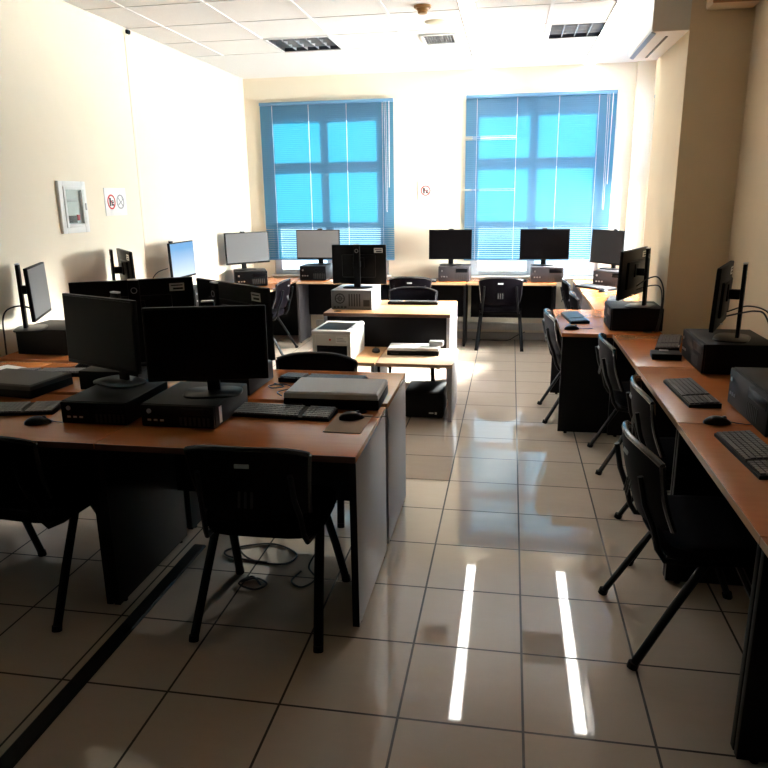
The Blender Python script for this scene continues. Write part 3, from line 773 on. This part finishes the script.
# ------------------------------------------------------------------ keyboards, mice
def make_keyboard(label, loc, rz):
    t = thing('keyboard', label, 'keyboard', loc, rz, 'computer keyboards')
    b = B(); b.loft([[(-.22, y, .0), (.22, y, .0), (.22, y, z), (-.22, y, z)] for y, z in ((-.068, .012), (.068, .022))]); b.out('base', M['black'], t, smooth=False)
    b = B(); nn = 0
    for r in range(6):
        y = -.054 + r * .0208; z = .0165 + (y + .068) / .136 * .010
        x = -.212; 
        while x < .205:
            w = .0168
            if r == 0 and -.12 < x < -.05: w = .102
            if (-.212 + .297) < x + w and x < (-.212 + .31) : x = -.212 + .312; continue
            b.box((x + w / 2, y, z), (w, .0172, .007), rot=(.073, 0, 0)); x += w + .0024
    b.out('keys', M['key'], t, smooth=False)
    b = B(); b.b2((.13, .0605, .0225), (.19, .0655, .0245)); b.out('status_lights', M['key_light'], t, smooth=False)
    return t
def make_mouse(label, loc, rz):
    t = thing('mouse', label, 'mouse', loc, rz, 'computer mice')
    b = B(); rings = []; n = 20
    for k in range(11):
        u = k / 10; y = -.054 + .108 * u
        w = .031 * (math.sin(PI * min(max(u, .02), .98)) ** .42) * (1 - .06 * math.cos(2 * PI * u)); hh = .036 * (math.sin(PI * (.04 + .92 * u)) ** .55) * (1 - .25 * u)
        rings.append([(w * math.copysign(abs(math.cos(a)) ** .8, math.cos(a)), y, max(0, hh * math.sin(a)) + .001) for a in [i * 2 * PI / n for i in range(n)]])
    b.loft(rings); bd = b.out('body', M['black_gloss'], t, angle=60)
    b = B(); b.cyl((-.004, .026, .0245), (.004, .026, .0245), .009, 14); b.out('wheel', M['key'], bd)
    b = B(); b.tube([(0, .052, .008), (.005, .075, .004), (.02, .11, .003), (.015, .15, .003)], .0018, 6); b.out('cable', M['cable'], t)
    return t
kb0 = make_keyboard('dark keyboard on the front right desk in front of the grey scanner', (-.945, 2.825, TOP), -.05)
for lab, loc, rz in [
 ('black keyboard at the left edge on the front left desk', (-2.20, 2.70, TOP), .22),
 ('dark keyboard behind the grey scanner on the far side of the centre block', (-.93, 3.42, TOP), PI - .04),
 ('black keyboard end showing beside the mouse on the rear left desk', (-2.44, 3.375, TOP), PI + .12),
 ('black keyboard at the back edge of the middle desk', (-.825, 6.16, TOP), PI),
 ('dark keyboard on the back desk between the windows', (-1.01, 7.83, TOP), 0),
 ('keyboard on the desk left of the pillar, beyond the mouse', (.50, 5.48, TOP), -PI / 2 + .1),
 ('keyboard in the far right corner, in front of the corner monitor', (.86, 7.36, TOP), -.9),
 ('keyboard on the nearer desk under the side window', (.93, 6.45, TOP), -PI / 2 - .2),
 ('black keyboard lying aslant by the pillar on the right desk', (1.00, 4.58, TOP), -PI / 2 - .25),
 ('keyboard lying aslant on the middle right desk', (.855, 3.38, TOP), -PI / 2 + .05),
 ('black keyboard at the right edge on the near right desk', (.885, 2.56, TOP), -PI / 2 + .06)]:
    dup(kb0, lab, loc, rz)
o = B(); o.box((0, 0, .002), (.155, .25, .004), .0015); o = o.out('mouse_pad', M['pad']); o.location = (-.640, 2.737, TOP); o.rotation_euler = (0, 0, -.02)
tag(o, 'brown mouse pad at the right edge of the front right desk', 'mouse pad')
ms0 = make_mouse('black mouse on the brown pad, front right desk', (-.640, 2.79, TOP + .0045), -1.15)
for lab, loc, rz in [
 ('black mouse near the front edge of the front left desk', (-1.955, 2.56, TOP), -1.2),
 ('black mouse on the rear left desk beside the keyboard end', (-2.36, 3.55, TOP), 2.0),
 ('black mouse beside the sheet of paper at the left wall', (-2.93, 3.42, TOP), .3),
 ('black mouse at the near corner of the desk left of the pillar', (.445, 5.03, TOP), -1.2),
 ('black mouse beside the keyboard in the far right corner', (.90, 7.08, TOP), -1.0),
 ('black mouse on the near right desk between the two keyboards', (.858, 2.94, TOP), -1.45),
 ('black mouse on the back desk in front of the right window', (.16, 7.86, TOP), .3)]:
    dup(ms0, lab, loc, rz)

# ------------------------------------------------------------------ scanners, printer, paper
def scanner(label, loc, rz, w, d, h, lid):
    t = thing('flatbed_scanner', label, 'scanner', loc, rz, 'flatbed scanners')
    b = B(); b.b2((-w / 2, -d / 2, 0), (w / 2, d / 2, h * .62), .006); b.out('base', M['black'], t)
    b = B(); b.loft([[(sx * (w / 2 - ins), sy * (d / 2 - ins), z) for sx, sy in ((-1, -1), (1, -1), (1, 1), (-1, 1))] for z, ins in ((h * .63, .002), (h * .9, .004), (h, .014))]); ld = b.out('lid', M[lid], t, angle=25)
    b = B(); b.b2((-w / 2 + .03, -d / 2 - .003, h * .18), (-w / 2 + .09, -d / 2 - .0003, h * .34), .001); b.out('buttons', M['pc_grey'], t)
    b = B(); 
    for s in (-1, 1): b.cyl((s * w * .36 - .03, d / 2 + .004, h * .62), (s * w * .36 + .03, d / 2 + .004, h * .62), .009, 10)
    b.out('hinges', M['black'], t)
    return t
scanner('large scanner with grey lid lying across the front right desks', (-.768, 3.065, TOP + .0005), .02, .435, .285, .075, 'grey_lid')
scanner('dark scanner at the left edge lying across the left desks', (-2.42, 3.065, TOP + .0005), -.12, .42, .29, .065, 'dark_lid')
scanner('small grey topped scanner on the low beech table', (-.715, 5.36, .4505), .03, .40, .20, .06, 'grey_lid')
b = B(); b.box((0, 0, .02), (.11, .06, .04), .006); o = b.out('camera_bracket', M['pc_light']); o.location = (-.54, 5.37, .511)
tag(o, 'small pale device on the right end of the small scanner', 'device')

t = thing('laser_printer', 'ivory laser printer standing on the low tan table', 'printer', (-1.285, 5.24, .4505), -.03)
b = B(); W_, D_ = .30, .44
b.b2((-W_ / 2, -D_ / 2, 0), (-W_ / 2 + .03, D_ / 2, .20), .006); b.b2((W_ / 2 - .03, -D_ / 2, 0), (W_ / 2, D_ / 2, .20), .006)
b.b2((-W_ / 2 + .029, -D_ / 2 + .06, 0), (W_ / 2 - .029, D_ / 2, .20), .004); b.b2((-W_ / 2 + .029, -D_ / 2, .115), (W_ / 2 - .029, -D_ / 2 + .061, .20), .004)
b.b2((-W_ / 2 - .004, -D_ / 2 - .006, .198), (W_ / 2 + .004, D_ / 2, .228), .01)
b.out('body', M['printer'], t)
b = B(); b.b2((-W_ / 2 + .03, -D_ / 2 + .04, .2282), (W_ / 2 - .04, D_ / 2 - .10, .232), .001); b.out('output_tray', M['black'], t)
b = B(); b.b2((-W_ / 2 + .034, -D_ / 2 + .003, .006), (W_ / 2 - .034, -D_ / 2 + .055, .112), .004); b.out('paper_tray', M['black'], t)
b = B(); b.b2((W_ / 2 - .115, -D_ / 2 - .0015, .135), (W_ / 2 - .02, -D_ / 2 - .0002, .185)); pl = b.out('label_panel', M['paper'], t, smooth=False)
b = B()
for k in range(3): b.b2((W_ / 2 - .108, -D_ / 2 - .0022, .145 + k * .013), (W_ / 2 - .035 - .012 * k, -D_ / 2 - .0016, .150 + k * .013))
b.out('label_print', M['label_grey'], pl, smooth=False)
b = B(); b.cyl((-.01, -D_ / 2 - .003, .160), (-.01, -D_ / 2 - .0003, .160), .008, 14); b.out('round_mark', M['red'], t)
b = B(); b.box((.132, .05, .231), (.03, .30, .006), .002); b.out('control_strip', M['grey_lid'], t)
t = make_mouse('black mouse on the tan table right of the printer', (-1.02, 5.37, .4505), .3)

o = B(); o.box((0, 0, .0008), (.15, .21, .0012)); o = o.out('sheet_of_paper', M['paper'], smooth=False); o.location = (-2.775, 3.44, TOP); o.rotation_euler = (0, 0, 1.25)
tag(o, 'white sheet of paper on the side desk by the left wall', 'paper')
t = thing('flat_black_box', 'flat black box on the right desk in front of the pillar computer', 'box', (.90, 4.17, TOP), -.1)
b = B(); b.box((0, 0, .0175), (.16, .12, .035), .005); bx = b.out('shell', M['black'], t)
b = B(); b.box((-.01, .03, .038), (.05, .02, .005), .002); b.out('silver_clip', M['silver'], bx)

# ------------------------------------------------------------------ cables
def cable(label, pts, r=.004, group='black cables', sm=14):
    P_ = [Vector(p) for p in pts]; out = []
    for i in range(len(P_) - 1):
        p0, p1, p2, p3 = P_[max(i - 1, 0)], P_[i], P_[i + 1], P_[min(i + 2, len(P_) - 1)]
        for k in range(sm):
            u = k / sm
            out.append(.5 * ((2 * p1) + (-p0 + p2) * u + (2 * p0 - 5 * p1 + 4 * p2 - p3) * u * u + (-p0 + 3 * p1 - 3 * p2 + p3) * u ** 3))
    out.append(P_[-1])
    b = B(); b.tube(out, r, 6); o = b.out('cable', M['cable']); tag(o, label, 'cable', group); return o
cable('black cable looping down behind the monitor left of the pillar', [(.868, 5.10, 1.02), (.93, 5.03, 1.08), (.985, 4.99, 1.09), (1.02, 4.97, 1.01), (1.02, 4.96, .86), (1.0, 4.95, .728)], .005)
cable('second black cable hanging behind the computer left of the pillar', [(.875, 5.14, .99), (.95, 5.04, 1.03), (.995, 4.965, 1.03), (1.012, 4.95, .94), (1.0, 4.94, .80), (.98, 4.93, .728)], .004)
cable('black cable curving from the tilted monitor to the right wall', [(1.145, 3.97, 1.0), (1.20, 3.90, 1.03), (1.25, 3.86, 1.045), (1.31, 3.90, 1.02), (1.375, 3.96, .90), (1.385, 3.98, .76)], .005)
cable('thin black cable curving beside the tilted monitor on the right', [(1.15, 3.99, 1.02), (1.23, 3.93, 1.06), (1.31, 3.87, 1.04), (1.37, 3.88, .94), (1.38, 3.86, .80), (1.37, 3.82, .728)], .004)
cable('black cable behind the nearest monitor on the left wall', [(-2.845, 3.835, 1.0), (-2.93, 3.83, 1.02), (-3.0, 3.80, 1.00), (-3.04, 3.80, .94), (-3.04, 3.79, .83), (-3.02, 3.76, .728)], .005)
cable('thin black cable behind the monitor with the pale blue screen', [(-2.97, 5.85, 1.05), (-3.02, 5.74, 1.02), (-3.04, 5.66, .93), (-3.03, 5.6, .728)], .004)
for k, (lab, pts) in enumerate([
 ('coiled black cable on the floor under the front right desk, leftmost loop', [(-1.30, 2.95, .22), (-1.25, 2.90, .05), (-1.15, 2.82, .006), (-.98, 2.80, .006), (-.95, 2.90, .006), (-1.10, 2.98, .006), (-1.28, 2.90, .006), (-1.26, 2.83, .006), (-1.06, 2.80, .007)]),
 ('black cable hanging in a loop under the front right desk', [(-1.12, 2.90, .30), (-1.05, 2.90, .17), (-.96, 2.88, .15), (-.90, 2.90, .20), (-.88, 2.90, .30)]),
 ('thin black cable trailing on the floor under the front right desk', [(-.84, 2.91, .28), (-.82, 2.88, .10), (-.86, 2.80, .006), (-.80, 2.70, .006), (-.84, 2.62, .006), (-.90, 2.66, .006), (-.88, 2.74, .011)]),
 ('black cable bundle end on the floor behind the front right chair', [(-1.12, 2.62, .006), (-1.06, 2.66, .006), (-1.0, 2.62, .006), (-1.04, 2.57, .006), (-1.12, 2.60, .011), (-1.08, 2.66, .013), (-1.02, 2.60, .012)])]):
    cable(lab, pts, .0045)
cable('thin black cable tangled on the desk left of the far keyboard', [(-1.05, 3.27, .725), (-1.11, 3.31, .725), (-1.17, 3.27, .725), (-1.14, 3.23, .725), (-1.09, 3.26, .727), (-1.16, 3.32, .725)], .003)
cable('thin black cable lying on the desk between scanner and flat computer case', [(-1.05, 3.10, .725), (-1.09, 3.16, .725), (-1.05, 3.22, .725), (-1.01, 3.20, .729)], .003)
cable('black cable on the floor beneath the desk under the right window', [(-.40, 8.18, .006), (-.2, 8.175, .006), (.0, 8.18, .006), (.1, 8.18, .06), (.2, 8.18, .11)], .005)
cable('thin cable hanging below the desk with the tower case', [(-1.52, 8.06, .27), (-1.54, 8.05, .14), (-1.59, 8.04, .12), (-1.62, 8.06, .27)], .006)

# ------------------------------------------------------------------ light
w = bpy.data.worlds.new('outside'); SC.world = w; w.use_nodes = True
bg = w.node_tree.nodes['Background']; bg.inputs['Color'].default_value = (0.62, 0.84, 1.0, 1); bg.inputs['Strength'].default_value = 2.0
def area(name, loc, rot, sx, sy, power, col):
    L = bpy.data.lights.new(name, 'AREA'); L.shape = 'RECTANGLE'; L.size = sx; L.size_y = sy; L.energy = power; L.color = col
    o = bpy.data.objects.new(name, L); COL.objects.link(o); o.location = loc; o.rotation_euler = rot
    return o
area('daylight_side_window', (XW + .75, 6.75, 1.75), Vector((-.80, .60, -.04)).to_track_quat('-Z', 'Y').to_euler(), 1.7, 1.8, 690, (1.0, .965, .90))
area('sky_above_side_window', (XW + 1.15, 8.45, 2.85), Vector((-.62, -.62, -.48)).to_track_quat('-Z', 'Y').to_euler(), 2.0, 2.2, 19000, (1.0, .96, .90))
S = bpy.data.lights.new('sun', 'SUN'); S.energy = 8.0; S.angle = math.radians(4); S.color = (1.0, .97, .92)
so = bpy.data.objects.new('sun', S); COL.objects.link(so)
d = Vector((-.20, -1.0, -.30)); so.rotation_euler = d.to_track_quat('-Z', 'Y').to_euler(); so.location = (1, 11, 5)

# ------------------------------------------------------------------ camera
F, YAW, PITCH, ROLL, CH_ = 704.817, .1767, .2590, -.0130, 1.6333
f = Vector((-math.sin(YAW) * math.cos(PITCH), math.cos(YAW) * math.cos(PITCH), -math.sin(PITCH)))
r = Vector((math.cos(YAW), math.sin(YAW), 0)); u = r.cross(f)
r2 = r * math.cos(ROLL) + u * math.sin(ROLL); u2 = -r * math.sin(ROLL) + u * math.cos(ROLL)
cam = bpy.data.cameras.new('camera'); co = bpy.data.objects.new('camera', cam); COL.objects.link(co)
cam.sensor_width = 36; cam.lens = F / 768 * 36; cam.clip_start = .05
co.matrix_world = Matrix(((r2.x, u2.x, -f.x, 0), (r2.y, u2.y, -f.y, 0), (r2.z, u2.z, -f.z, CH_), (0, 0, 0, 1)))
SC.camera = co
vs = SC.view_settings
vs.view_transform = 'Standard'; vs.look = 'None'; vs.exposure = 0.74; vs.gamma = 1.0; vs.use_curve_mapping = False
cy = SC.cycles
cy.use_denoising = True
cy.max_bounces = 8; cy.diffuse_bounces = 4; cy.glossy_bounces = 4; cy.transparent_max_bounces = 12
cy.sample_clamp_indirect = 8.0
